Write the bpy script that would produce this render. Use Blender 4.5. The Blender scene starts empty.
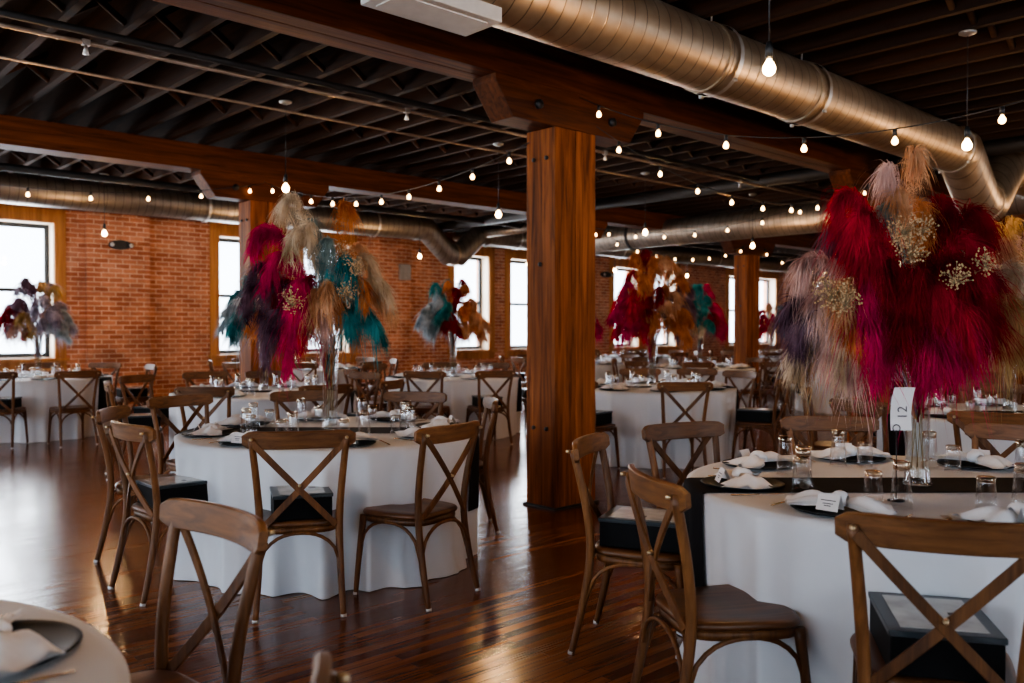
import bpy, math, random
import numpy as np
from mathutils import Vector, Matrix
random.seed(7); rng = np.random.default_rng(7)
PI = math.pi
scn = bpy.context.scene
COL = scn.collection
# ------------------------------------------------------------------ camera frame helpers
HC = 1.38; F = 864.0; HY = 331.0
SA, CA = 0.6794, 0.7337            # heading of the camera: (SA, CA)
HEAD = math.atan2(SA, CA)
def cw(r, d):                      # metres right / metres ahead of the camera -> building axes
    return (d*SA + r*CA, d*CA - r*SA)
def px(x, d): return (x-512.0)/F*d
def P(x, d): return cw(px(x, d), d)

# ------------------------------------------------------------------ materials
MATS = {}
def newmat(name):
    m = bpy.data.materials.new(name); m.use_nodes = True
    nt = m.node_tree; nt.nodes.clear()
    out = nt.nodes.new('ShaderNodeOutputMaterial')
    return m, nt, out
def N(nt, t, **kw):
    n = nt.nodes.new(t)
    for k, v in kw.items():
        if k in n.inputs.keys(): n.inputs[k].default_value = v
        else: setattr(n, k, v)
    return n
def L(nt, a, b): nt.links.new(a, b)
def principled(nt, out, **kw):
    b = nt.nodes.new('ShaderNodeBsdfPrincipled')
    for k, v in kw.items(): b.inputs[k].default_value = v
    L(nt, b.outputs[0], out.inputs[0]); return b
def plain(name, col, rough=.6, metal=0., noise=.12, nscale=12, bump=0., coat=0., sheen=0., spec=.5):
    m, nt, out = newmat(name)
    b = principled(nt, out, Roughness=rough, Metallic=metal)
    b.inputs['Coat Weight'].default_value = coat
    b.inputs['Sheen Weight'].default_value = sheen
    b.inputs['Specular IOR Level'].default_value = spec
    tc = N(nt, 'ShaderNodeTexCoord'); no = N(nt, 'ShaderNodeTexNoise', Scale=nscale, Detail=4.0)
    L(nt, tc.outputs['Object'], no.inputs['Vector'])
    r = N(nt, 'ShaderNodeValToRGB')
    c = np.array(col)
    r.color_ramp.elements[0].position = .3; r.color_ramp.elements[1].position = .7
    r.color_ramp.elements[0].color = (*(c*(1-noise)), 1); r.color_ramp.elements[1].color = (*np.clip(c*(1+noise), 0, 1), 1)
    L(nt, no.outputs['Fac'], r.inputs[0]); L(nt, r.outputs[0], b.inputs['Base Color'])
    if bump:
        bp = N(nt, 'ShaderNodeBump', Strength=bump, Distance=.01); L(nt, no.outputs['Fac'], bp.inputs['Height']); L(nt, bp.outputs[0], b.inputs['Normal'])
    MATS[name] = m; return m
def wood(name, c0, c1, axis='Z', rough=.4, spec=.3, scale=1., ring=26., bump=.15, knots=False, coat=0., rnd=True):
    m, nt, out = newmat(name)
    b = principled(nt, out, Roughness=rough); b.inputs['Specular IOR Level'].default_value = spec; b.inputs['Coat Weight'].default_value = coat; b.inputs['Coat Roughness'].default_value = .2
    tc = N(nt, 'ShaderNodeTexCoord'); mp = N(nt, 'ShaderNodeMapping')
    s = {'X': (.06, 1, 1), 'Y': (1, .06, 1), 'Z': (1, 1, .06)}[axis]
    mp.inputs['Scale'].default_value = tuple(v*scale for v in s)
    L(nt, tc.outputs['Object'], mp.inputs[0])
    n1 = N(nt, 'ShaderNodeTexNoise', Scale=ring, Detail=8.0, Roughness=.62, Distortion=.6)
    n2 = N(nt, 'ShaderNodeTexNoise', Scale=ring*.17, Detail=3.0)
    L(nt, mp.outputs[0], n1.inputs['Vector']); L(nt, mp.outputs[0], n2.inputs['Vector'])
    r = N(nt, 'ShaderNodeValToRGB'); r.color_ramp.elements[0].position = .32; r.color_ramp.elements[1].position = .68
    r.color_ramp.elements[0].color = (*c0, 1); r.color_ramp.elements[1].color = (*c1, 1)
    L(nt, n1.outputs['Fac'], r.inputs[0])
    mx = N(nt, 'ShaderNodeMix', data_type='RGBA', blend_type='MULTIPLY'); mx.inputs[0].default_value = .75
    r2 = N(nt, 'ShaderNodeValToRGB'); r2.color_ramp.elements[0].position = .35; r2.color_ramp.elements[1].position = .62
    r2.color_ramp.elements[0].color = (.45, .40, .38, 1); r2.color_ramp.elements[1].color = (1.1, 1.1, 1.1, 1)
    L(nt, n2.outputs['Fac'], r2.inputs[0]); L(nt, r.outputs[0], mx.inputs[6]); L(nt, r2.outputs[0], mx.inputs[7])
    last = mx.outputs[2]
    if rnd:
        oi = N(nt, 'ShaderNodeObjectInfo'); mr = N(nt, 'ShaderNodeMapRange'); mr.inputs[3].default_value = .75; mr.inputs[4].default_value = 1.2
        L(nt, oi.outputs['Random'], mr.inputs[0])
        mu = N(nt, 'ShaderNodeVectorMath', operation='SCALE'); L(nt, last, mu.inputs[0]); L(nt, mr.outputs[0], mu.inputs['Scale']); last = mu.outputs[0]
    L(nt, last, b.inputs['Base Color'])
    bp = N(nt, 'ShaderNodeBump', Strength=bump, Distance=.01); L(nt, n1.outputs['Fac'], bp.inputs['Height']); L(nt, bp.outputs[0], b.inputs['Normal'])
    MATS[name] = m; return m
def emis(name, col, st):
    m, nt, out = newmat(name)
    e = N(nt, 'ShaderNodeEmission'); e.inputs[0].default_value = (*col, 1); e.inputs[1].default_value = st
    L(nt, e.outputs[0], out.inputs[0]); MATS[name] = m; return m
def glass(name, tint=(.95, .97, .97), gl=1.0, edge=.35):
    m, nt, out = newmat(name)
    t = N(nt, 'ShaderNodeBsdfTransparent'); t.inputs[0].default_value = (*tint, 1)
    g = N(nt, 'ShaderNodeBsdfGlossy'); g.inputs['Roughness'].default_value = .03; g.inputs[0].default_value = (gl, gl, gl, 1)
    lw = N(nt, 'ShaderNodeLayerWeight', Blend=edge); mx = N(nt, 'ShaderNodeMixShader')
    mr = N(nt, 'ShaderNodeMapRange'); mr.inputs[3].default_value = .03; mr.inputs[4].default_value = .6
    L(nt, lw.outputs['Facing'], mr.inputs[0]); L(nt, mr.outputs[0], mx.inputs[0])
    L(nt, t.outputs[0], mx.inputs[1]); L(nt, g.outputs[0], mx.inputs[2]); L(nt, mx.outputs[0], out.inputs[0])
    MATS[name] = m; return m
def feather(name, col, tip=None):
    m, nt, out = newmat(name)
    c = np.array(col)
    tc = N(nt, 'ShaderNodeTexCoord'); no = N(nt, 'ShaderNodeTexNoise', Scale=9.0, Detail=3.0); L(nt, tc.outputs['Object'], no.inputs['Vector'])
    r = N(nt, 'ShaderNodeValToRGB'); r.color_ramp.elements[0].position = .35; r.color_ramp.elements[1].position = .68
    r.color_ramp.elements[0].color = (*(c*.6), 1); t = c*1.25 if tip is None else np.array(tip); r.color_ramp.elements[1].color = (*np.clip(t, 0, 1), 1)
    L(nt, no.outputs['Fac'], r.inputs[0])
    d = N(nt, 'ShaderNodeBsdfDiffuse'); t = N(nt, 'ShaderNodeBsdfTranslucent'); L(nt, r.outputs[0], d.inputs[0]); L(nt, r.outputs[0], t.inputs[0])
    mx = N(nt, 'ShaderNodeMixShader'); mx.inputs[0].default_value = .4; L(nt, d.outputs[0], mx.inputs[1]); L(nt, t.outputs[0], mx.inputs[2])
    L(nt, mx.outputs[0], out.inputs[0]); MATS[name] = m; return m

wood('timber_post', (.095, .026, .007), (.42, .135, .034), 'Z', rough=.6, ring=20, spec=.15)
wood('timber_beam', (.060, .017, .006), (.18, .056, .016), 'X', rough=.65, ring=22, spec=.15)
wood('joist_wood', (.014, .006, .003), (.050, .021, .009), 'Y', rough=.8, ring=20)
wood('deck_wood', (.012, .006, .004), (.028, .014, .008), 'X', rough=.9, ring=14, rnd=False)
wood('casing_wood', (.42, .17, .05), (.62, .29, .10), 'Z', rough=.5, ring=24, rnd=False)
wood('chair_wood', (.080, .030, .009), (.215, .090, .030), 'Z', rough=.44, ring=40, bump=.08, coat=.03, spec=.28)
wood('chair_wood_x', (.080, .030, .009), (.215, .090, .030), 'X', rough=.44, ring=40, bump=.08, coat=.03, spec=.28)
wood('seat_wood', (.060, .024, .009), (.16, .066, .024), 'Y', rough=.36, ring=40, bump=.08, coat=.05, spec=.35)
plain('brass_tack', (.55, .42, .25), .35, .9)
plain('glide_metal', (.6, .6, .58), .4, .8)
plain('black_paint', (.012, .013, .014), .45)
plain('black_iron', (.02, .02, .022), .5, .3)
plain('box_black', (.003, .003, .0035), .6, noise=.05, spec=.15)
plain('box_slate', (.022, .032, .038), .35, noise=.08)
plain('box_window', (.50, .50, .47), .15, noise=.2, nscale=9)
plain('cloth_white', (.66, .67, .69), .9, noise=.03, nscale=5, sheen=.05, spec=.2)
plain('runner_dark', (.010, .009, .010), .85, noise=.2, sheen=0, spec=.12)
plain('napkin_white', (.84, .83, .83), .8, noise=.05, nscale=30)
plain('plate_black', (.010, .016, .020), .5, noise=.15, coat=.0, spec=.14)
plain('card_white', (.74, .70, .68), .7, noise=.03)
plain('ink', (.09, .08, .08), .7)
plain('kraft', (.42, .29, .19), .8)
plain('gold_metal', (.75, .48, .24), .25, 1.0, noise=.05)
plain('sash_black', (.02, .028, .034), .5)
plain('reveal_plaster', (.72, .60, .47), .8, noise=.05)
plain('concrete_grey', (.33, .31, .28), .8)
plain('register_white', (.55, .56, .55), .5, noise=.06)
plain('pipe_dark', (.014, .012, .011), .6, .1)
plain('pipe_steel', (.36, .27, .20), .4, .7)
plain('white_paint', (.7, .7, .68), .5)
plain('breath_white', (.62, .42, .22), .8, noise=.1)
plain('stem_green', (.30, .22, .12), .7)
emis('bulb_glow', (1.0, .60, .27), 15.)
emis('bulb_glow_big', (1.0, .62, .28), 42.)
glass('clear_glass'); glass('window_glass', (.97, .98, 1.), edge=.1)
glass('tumbler_glass', (.94, .95, .96), edge=.42)
glass('foot_glass', (.72, .66, .60), edge=.6)
MATS['foot_glass'].node_tree.nodes['Glossy BSDF'].inputs[0].default_value = (1, .82, .62, 1)  # warm tint in the foot's colour and gloss stands in for an amber glint
FE = {}
for k, c, t in [('crimson', (.55, .006, .035), (.78, .015, .06)), ('magenta', (.60, .006, .10), (.82, .02, .17)), ('burgundy', (.24, .008, .016), (.42, .016, .03)),
             ('plum', (.11, .045, .075), (.28, .17, .22)), ('dusty_pink', (.66, .38, .33), (.86, .62, .54)), ('cream', (.80, .58, .36), (.93, .78, .58)),
             ('peach', (.80, .38, .18), (.92, .58, .34)), ('rust', (.66, .18, .045), (.82, .36, .13)), ('teal', (.015, .17, .18), (.07, .40, .42)),
             ('sage', (.18, .27, .26), (.36, .45, .42)), ('gold', (.55, .33, .10), (.75, .52, .25)), ('pale_blue', (.40, .50, .56), (.66, .74, .78)), ('lilac', (.40, .34, .45), (.66, .60, .68))]:
    FE[k] = feather('plume_'+k, c, t)

def brick_mat():
    m, nt, out = newmat('brick'); b = principled(nt, out, Roughness=.85)
    tc = N(nt, 'ShaderNodeTexCoord'); se = N(nt, 'ShaderNodeSeparateXYZ'); L(nt, tc.outputs['Object'], se.inputs[0])
    ad = N(nt, 'ShaderNodeMath', operation='ADD'); L(nt, se.outputs[0], ad.inputs[0]); L(nt, se.outputs[1], ad.inputs[1])
    co = N(nt, 'ShaderNodeCombineXYZ'); L(nt, ad.outputs[0], co.inputs[0]); L(nt, se.outputs[2], co.inputs[1])
    dn = N(nt, 'ShaderNodeTexNoise', Scale=14.0, Detail=3.0); L(nt, tc.outputs['Object'], dn.inputs['Vector'])
    va = N(nt, 'ShaderNodeVectorMath', operation='MULTIPLY_ADD'); L(nt, dn.outputs['Color'], va.inputs[0]); va.inputs[1].default_value = (.012, .012, 0); L(nt, co.outputs[0], va.inputs[2])
    br = N(nt, 'ShaderNodeTexBrick', Scale=1.0); L(nt, va.outputs[0], br.inputs['Vector'])
    br.inputs['Color1'].default_value = (.44, .145, .070, 1); br.inputs['Color2'].default_value = (.68, .30, .165, 1); br.inputs['Mortar'].default_value = (.80, .58, .42, 1)
    br.inputs['Mortar Size'].default_value = .0085; br.inputs['Mortar Smooth'].default_value = .3; br.inputs['Bias'].default_value = -.1
    br.inputs['Brick Width'].default_value = .225; br.inputs['Row Height'].default_value = .078
    n1 = N(nt, 'ShaderNodeTexNoise', Scale=2.2, Detail=6.0, Roughness=.65); L(nt, tc.outputs['Object'], n1.inputs['Vector'])
    r = N(nt, 'ShaderNodeValToRGB'); r.color_ramp.elements[0].position = .32; r.color_ramp.elements[1].position = .68
    r.color_ramp.elements[0].color = (.55, .50, .50, 1); r.color_ramp.elements[1].color = (1.25, 1.2, 1.15, 1); L(nt, n1.outputs['Fac'], r.inputs[0])
    mx = N(nt, 'ShaderNodeMix', data_type='RGBA', blend_type='MULTIPLY'); mx.inputs[0].default_value = .85; L(nt, br.outputs['Color'], mx.inputs[6]); L(nt, r.outputs[0], mx.inputs[7])
    n2 = N(nt, 'ShaderNodeTexNoise', Scale=1.1, Detail=7.0, Roughness=.7); L(nt, tc.outputs['Object'], n2.inputs['Vector'])
    r3 = N(nt, 'ShaderNodeValToRGB'); r3.color_ramp.elements[0].position = .56; r3.color_ramp.elements[1].position = .74
    r3.color_ramp.elements[0].color = (0, 0, 0, 1); r3.color_ramp.elements[1].color = (.45, .45, .45, 1); L(nt, n2.outputs['Fac'], r3.inputs[0])
    m2 = N(nt, 'ShaderNodeMix', data_type='RGBA'); L(nt, r3.outputs[0], m2.inputs[0]); L(nt, mx.outputs[2], m2.inputs[6]); m2.inputs[7].default_value = (.50, .35, .27, 1)
    L(nt, m2.outputs[2], b.inputs['Base Color'])
    bp = N(nt, 'ShaderNodeBump', Strength=.6, Distance=.01); bp.invert = True; L(nt, br.outputs['Fac'], bp.inputs['Height']); L(nt, bp.outputs[0], b.inputs['Normal'])
    MATS['brick'] = m
brick_mat()
def floor_mat():
    m, nt, out = newmat('floor_boards'); b = principled(nt, out)
    tc = N(nt, 'ShaderNodeTexCoord')
    br = N(nt, 'ShaderNodeTexBrick', Scale=1.0); br.offset = .37; L(nt, tc.outputs['Object'], br.inputs['Vector'])
    br.inputs['Color1'].default_value = (.13, .045, .017, 1); br.inputs['Color2'].default_value = (.31, .125, .050, 1); br.inputs['Mortar'].default_value = (.02, .008, .004, 1)
    br.inputs['Mortar Size'].default_value = .0022; br.inputs['Brick Width'].default_value = 1.3; br.inputs['Row Height'].default_value = .057; br.inputs['Bias'].default_value = -.15
    mp = N(nt, 'ShaderNodeMapping'); mp.inputs['Scale'].default_value = (.05, 1, 1); L(nt, tc.outputs['Object'], mp.inputs[0])
    n1 = N(nt, 'ShaderNodeTexNoise', Scale=60.0, Detail=6.0); L(nt, mp.outputs[0], n1.inputs['Vector'])
    r = N(nt, 'ShaderNodeValToRGB'); r.color_ramp.elements[0].position = .3; r.color_ramp.elements[1].position = .7
    r.color_ramp.elements[0].color = (.55, .5, .5, 1); r.color_ramp.elements[1].color = (1.25, 1.2, 1.15, 1); L(nt, n1.outputs['Fac'], r.inputs[0])
    mx = N(nt, 'ShaderNodeMix', data_type='RGBA', blend_type='MULTIPLY'); mx.inputs[0].default_value = .9; L(nt, br.outputs['Color'], mx.inputs[6]); L(nt, r.outputs[0], mx.inputs[7])
    n3 = N(nt, 'ShaderNodeTexNoise', Scale=1.3, Detail=4.0); L(nt, tc.outputs['Object'], n3.inputs['Vector'])
    r3 = N(nt, 'ShaderNodeValToRGB'); r3.color_ramp.elements[0].color = (.6, .58, .56, 1); r3.color_ramp.elements[1].color = (1.2, 1.2, 1.2, 1); L(nt, n3.outputs['Fac'], r3.inputs[0])
    m3 = N(nt, 'ShaderNodeMix', data_type='RGBA', blend_type='MULTIPLY'); m3.inputs[0].default_value = .8; L(nt, mx.outputs[2], m3.inputs[6]); L(nt, r3.outputs[0], m3.inputs[7])
    L(nt, m3.outputs[2], b.inputs['Base Color'])
    mr = N(nt, 'ShaderNodeMapRange'); mr.inputs[3].default_value = .13; mr.inputs[4].default_value = .28; L(nt, n3.outputs['Fac'], mr.inputs[0]); L(nt, mr.outputs[0], b.inputs['Roughness'])
    # boards cup slightly: each row has its own tilt, which breaks reflections into streaks
    n4 = N(nt, 'ShaderNodeTexNoise', Scale=7.0, Detail=2.0); mp2 = N(nt, 'ShaderNodeMapping'); mp2.inputs['Scale'].default_value = (.12, 1, 1); L(nt, tc.outputs['Object'], mp2.inputs[0]); L(nt, mp2.outputs[0], n4.inputs['Vector'])
    b1 = N(nt, 'ShaderNodeBump', Strength=.12, Distance=.02); L(nt, n4.outputs['Fac'], b1.inputs['Height'])
    b2 = N(nt, 'ShaderNodeBump', Strength=.35, Distance=.004); b2.invert = True; L(nt, br.outputs['Fac'], b2.inputs['Height']); L(nt, b1.outputs[0], b2.inputs['Normal'])
    L(nt, b2.outputs[0], b.inputs['Normal']); b.inputs['Specular IOR Level'].default_value = .6
    MATS['floor_boards'] = m
floor_mat()
def duct_mat(name, axis, c0, c1):
    m, nt, out = newmat(name); b = principled(nt, out, Metallic=.85, Roughness=.42)
    tc = N(nt, 'ShaderNodeTexCoord'); se = N(nt, 'ShaderNodeSeparateXYZ'); L(nt, tc.outputs['Object'], se.inputs[0])
    mo = N(nt, 'ShaderNodeMath', operation='PINGPONG'); mo.inputs[1].default_value = .0575; L(nt, se.outputs[axis], mo.inputs[0])
    lt = N(nt, 'ShaderNodeMapRange'); lt.inputs[1].default_value = .0; lt.inputs[2].default_value = .007; lt.inputs[3].default_value = 0; lt.inputs[4].default_value = 1; L(nt, mo.outputs[0], lt.inputs[0])
    no = N(nt, 'ShaderNodeTexNoise', Scale=7.0, Detail=5.0); L(nt, tc.outputs['Object'], no.inputs['Vector'])
    r = N(nt, 'ShaderNodeValToRGB'); r.color_ramp.elements[0].position = .3; r.color_ramp.elements[1].position = .7; r.color_ramp.elements[0].color = (*c0, 1); r.color_ramp.elements[1].color = (*c1, 1); L(nt, no.outputs['Fac'], r.inputs[0])
    mx = N(nt, 'ShaderNodeMix', data_type='RGBA'); L(nt, lt.outputs[0], mx.inputs[0]); mx.inputs[6].default_value = (c0[0]*.3, c0[1]*.3, c0[2]*.3, 1); L(nt, r.outputs[0], mx.inputs[7]); L(nt, mx.outputs[2], b.inputs['Base Color'])
    bp = N(nt, 'ShaderNodeBump', Strength=.5, Distance=.004); bp.invert = True; L(nt, lt.outputs[0], bp.inputs['Height']); L(nt, bp.outputs[0], b.inputs['Normal'])
    MATS[name] = m
duct_mat('duct_x', 0, (.33, .26, .19), (.46, .38, .28)); duct_mat('duct_grey', 0, (.19, .175, .155), (.28, .26, .235)); duct_mat('duct_y', 1, (.26, .22, .18), (.40, .35, .29))

# ------------------------------------------------------------------ mesh building
class MB:
    def __init__(s): s.v = []; s.f = []; s.mi = []; s.n = 0; s.sm = []
    def add(s, v, f, mi=0, smooth=True):
        v = np.asarray(v, float).reshape(-1, 3); s.v.append(v)
        for q in f: s.f.append([i+s.n for i in q]); s.mi.append(mi); s.sm.append(smooth)
        s.n += len(v); return s
    def box(s, c, d, rz=0, mi=0):
        x, y, z = [k/2 for k in d]; v = np.array([(a*x, b*y, e*z) for a in (-1, 1) for b in (-1, 1) for e in (-1, 1)])
        cs, sn = math.cos(rz), math.sin(rz); v = np.stack([v[:, 0]*cs-v[:, 1]*sn, v[:, 0]*sn+v[:, 1]*cs, v[:, 2]], 1)+np.array(c)
        return s.add(v, [(0, 1, 3, 2), (4, 6, 7, 5), (0, 4, 5, 1), (2, 3, 7, 6), (0, 2, 6, 4), (1, 5, 7, 3)], mi, False)
    def bx(s, x0, x1, y0, y1, z0, z1, mi=0): return s.box(((x0+x1)/2, (y0+y1)/2, (z0+z1)/2), (x1-x0, y1-y0, z1-z0), 0, mi)
    def tube(s, pts, r, seg=10, caps=True, mi=0, sq=None, up=None, mitre=False):
        pts = np.asarray(pts, float); n = len(pts); r = np.broadcast_to(np.asarray(r, float), (n,)) if sq is None else None
        T = np.gradient(pts, axis=0) if n > 2 else np.repeat((pts[1]-pts[0])[None], 2, 0)
        if n > 2:
            d = pts[1:]-pts[:-1]; d /= np.linalg.norm(d, axis=1)[:, None]+1e-12; T[1:-1] = d[1:]+d[:-1]; T[0] = d[0]; T[-1] = d[-1]
        T /= np.linalg.norm(T, axis=1)[:, None]+1e-12
        a = np.array(up if up is not None else ((0, 0, 1) if abs(T[0][2]) < .9 else (1, 0, 0)), float)
        V = []
        for i in range(n):
            u = a-T[i]*a.dot(T[i]); u /= np.linalg.norm(u)+1e-12; w = np.cross(T[i], u); a = u if up is None else a
            if sq is None:
                k = 1.0
                if mitre and 0 < i < n-1: k = 1/max(.5, float(np.dot(T[i], (pts[i+1]-pts[i])/np.linalg.norm(pts[i+1]-pts[i]))))
                for j in range(seg):
                    t = 2*PI*j/seg; V.append(pts[i]+r[i]*(math.cos(t)*u+k*math.sin(t)*w))
            else:
                hu, hw = sq if not isinstance(sq[0], (list, tuple)) else sq[i]
                seg = 8; b = min(hu, hw)*.35
                for p, q in ((hu, hw-b), (hu-b, hw), (-hu+b, hw), (-hu, hw-b), (-hu, -hw+b), (-hu+b, -hw), (hu-b, -hw), (hu, -hw+b)): V.append(pts[i]+p*u+q*w)
        fs = [(i*seg+j, i*seg+(j+1) % seg, (i+1)*seg+(j+1) % seg, (i+1)*seg+j) for i in range(n-1) for j in range(seg)]
        if caps: fs += [tuple(range(seg-1, -1, -1)), tuple((n-1)*seg+j for j in range(seg))]
        return s.add(V, fs, mi, True)
    def lathe(s, prof, seg=24, c=(0, 0, 0), mi=0, closed=False, flute=0, fa=0):
        V = []
        for r, z in prof:
            for j in range(seg):
                t = 2*PI*j/seg; rr = r*(1+fa*math.cos(flute*t)) if flute else r
                V.append((c[0]+rr*math.cos(t), c[1]+rr*math.sin(t), c[2]+z))
        fs = [(i*seg+j, i*seg+(j+1) % seg, (i+1)*seg+(j+1) % seg, (i+1)*seg+j) for i in range(len(prof)-1) for j in range(seg)]
        return s.add(V, fs, mi, True)
    def grid(s, G, mi=0, smooth=True, wrap=False):
        G = np.asarray(G, float); a, b = G.shape[:2]
        fs = [(i*b+j, i*b+(j+1) % b, (i+1)*b+(j+1) % b, (i+1)*b+j) for i in range(a-1) for j in range(b if wrap else b-1)]
        return s.add(G.reshape(-1, 3), fs, mi, smooth)
    def prism(s, poly, z0, z1, mi=0, smooth=False):
        n = len(poly); V = [(x, y, z0) for x, y in poly]+[(x, y, z1) for x, y in poly]
        return s.add(V, [tuple(range(n-1, -1, -1)), tuple(range(n, 2*n))]+[(i, (i+1) % n, n+(i+1) % n, n+i) for i in range(n)], mi, smooth)
    def xf(s, M):
        for i, v in enumerate(s.v): s.v[i] = (np.c_[v, np.ones(len(v))] @ np.array(M).T)[:, :3]
        return s
    def mesh(s, name, mats):
        me = bpy.data.meshes.new(name); me.from_pydata(np.concatenate(s.v).tolist(), [], s.f)
        for m in (mats if isinstance(mats, (list, tuple)) else [mats]): me.materials.append(MATS[m] if isinstance(m, str) else m)
        me.polygons.foreach_set('use_smooth', s.sm); me.polygons.foreach_set('material_index', s.mi); me.update()
        return me
    def build(s, name, mats, parent=None, bevel=0, edge=False):
        o = bpy.data.objects.new(name, s.mesh(name, mats)); COL.objects.link(o)
        if parent: o.parent = parent
        if bevel:
            b = o.modifiers.new('bevel', 'BEVEL'); b.width = bevel; b.segments = 2; b.limit_method = 'ANGLE'
        if edge:
            o.data.set_sharp_from_angle(angle=math.radians(40))
        return o
def sharp(o, a=40): o.data.set_sharp_from_angle(angle=math.radians(a)); return o
def tag(o, label=None, cat=None, group=None, kind=None):
    if label: o['label'] = label
    if cat: o['category'] = cat
    if group: o['group'] = group
    if kind: o['kind'] = kind
    return o
def empty(name, loc=(0, 0, 0), rz=0):
    o = bpy.data.objects.new(name, None); o.empty_display_size = .1; COL.objects.link(o); o.location = loc; o.rotation_euler = (0, 0, rz); return o
def place(me, name, loc, rz=0, parent=None, rot=None):
    o = bpy.data.objects.new(name, me); COL.objects.link(o); o.location = loc; o.rotation_euler = rot if rot else (0, 0, rz)
    if parent: o.parent = parent
    return o
def dup(root, loc, rz=0):
    r = root.copy(); COL.objects.link(r); r.location = loc; r.rotation_euler = (0, 0, rz)
    for k in ('label', 'category', 'group', 'kind'):
        if k in r: del r[k]
    for ch in root.children:
        c = ch.copy(); COL.objects.link(c); c.parent = r
        for g in ch.children:
            d = g.copy(); COL.objects.link(d); d.parent = c
    return r
_t = {}
def once(key, maker): 
    if key not in _t: _t[key] = maker()
    return _t[key]
def settle(key, maker, loc, rz):
    """first use moves the built thing itself, later uses copy it"""
    if key not in _t:
        _t[key] = maker(); o = _t[key]; o.location = loc; o.rotation_euler = (0, 0, rz); return o
    return dup(_t[key], loc, rz)

# ------------------------------------------------------------------ shell
X0, X1, Y0, Y1 = -6.0, 31.0, -5.0, 15.0
ZB, ZJ, ZD = 3.24, 3.53, 3.84        # beam underside, joist underside, deck
m = MB(); m.bx(X0-.3, X1+.3, Y0-.3, Y1+.5, -.1, 0); tag(m.build('floor', 'floor_boards'), kind='structure')
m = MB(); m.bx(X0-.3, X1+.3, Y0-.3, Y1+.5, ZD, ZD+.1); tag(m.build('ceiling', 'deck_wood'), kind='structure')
def wall(name, a0, a1, openings, z0, z1, face, th, axis, zt=ZD):
    """wall along axis with rectangular holes; face = inner plane coordinate, th = signed thickness outward"""
    m = MB(); b0, b1 = sorted((face, face+th))
    def seg(p, q, za, zb):
        if q-p < 1e-4 or zb-za < 1e-4: return
        if axis == 'x': m.bx(p, q, b0, b1, za, zb)
        else: m.bx(b0, b1, p, q, za, zb)
    cur = a0
    for (p, q) in sorted(openings):
        seg(cur, p, 0, zt); seg(p, q, 0, z0); seg(p, q, z1, zt); cur = q
    seg(cur, a1, 0, zt)
    return m
WZ0, WZ1 = .95, 3.10
back_op = []
for k in range(-3, 4):
    for a in (12.12, 13.82):
        p = a+5.43*k
        if X0+.5 < p < X1-1.5: back_op.append((p, p+1.04))
m = wall('b', X0-.3, X1+.3, back_op, WZ0, WZ1, Y1, .45, 'x')
for k in range(-1, 5):
    c = 4.95+5.43*k
    if X0+.6 < c < X1: m.bx(c-.5, c+.5, Y1-.1, Y1+.01, 0, ZD)
tag(m.build('wall_back', 'brick'), kind='structure')
left_op = [(y, y+2.3) for y in (-3.9, -.6, 2.7, 6.0, 9.3)]
tag(wall('l', Y0, Y1, left_op, WZ0, WZ1, X0, -.3, 'y').build('wall_left', 'brick'), kind='structure')
front_op = [(x, x+2.2) for x in (-4.6, -1.2, 2.2, 7.6, 13.0, 18.5, 24.0)]
tag(wall('f', X0-.3, X1+.3, front_op, WZ0, WZ1, Y0, -.3, 'x').build('wall_front', 'brick'), kind='structure')
tag(wall('r', Y0, Y1, [], WZ0, WZ1, X1, .3, 'y').build('wall_right', 'brick'), kind='structure')
m = MB(); m.bx(X0, X1, Y1-.02, Y1, 0, .17)
tag(m.build('baseboard_back', 'casing_wood'), kind='structure')
wn = 0
def window(cx, cy, w, rz, depth=.3):
    """local: x along wall, +y points outside; origin on the inner wall face"""
    global wn; wn += 1
    r = empty('window_%d' % wn, (cx, cy, 0), rz); tag(r, kind='structure'); h = w/2
    c = MB(); cwid = .16
    c.bx(-h-cwid, -h+.01, -.035, .03, WZ0-.12, WZ1+.22); c.bx(h-.01, h+cwid, -.035, .03, WZ0-.12, WZ1+.22)
    c.bx(-h, h, -.035, .03, WZ1-.01, WZ1+.22); c.build('casing', 'casing_wood', r, bevel=.006)
    c = MB(); c.bx(-h-cwid-.03, h+cwid+.03, -.10, .12, WZ0-.05, WZ0); c.bx(-h-cwid, h+cwid, -.03, -.001, WZ0-.20, WZ0-.05); c.build('sill', 'casing_wood', r, bevel=.006)
    c = MB(); c.bx(-h, -h+.02, .0, depth, WZ0, WZ1); c.bx(h-.02, h, 0, depth, WZ0, WZ1); c.bx(-h+.02, h-.02, 0, depth, WZ1-.02, WZ1); c.bx(-h+.02, h-.02, .12, depth, WZ0, WZ0+.015)
    c.build('jamb', 'reveal_plaster', r)
    s = MB(); zm = (WZ0+WZ1)/2; y0, y1 = depth-.08, depth-.03
    s.bx(-h+.02, -h+.085, y0, y1, WZ0, WZ1-.02); s.bx(h-.085, h-.02, y0, y1, WZ0, WZ1-.02)
    for z0, z1 in ((WZ0, WZ0+.08), (zm-.03, zm+.03), (WZ1-.09, WZ1-.02)): s.bx(-h+.085, h-.085, y0, y1, z0, z1)
    if w > 1.5: s.bx(-.03, .03, y0, y1, WZ0+.08, WZ1-.09)
    s.build('sash', 'sash_black', r)
    g = MB(); g.bx(-h+.08, h-.08, depth-.058, depth-.052, WZ0+.07, WZ1-.08); g.build('pane', 'window_glass', r)
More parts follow.
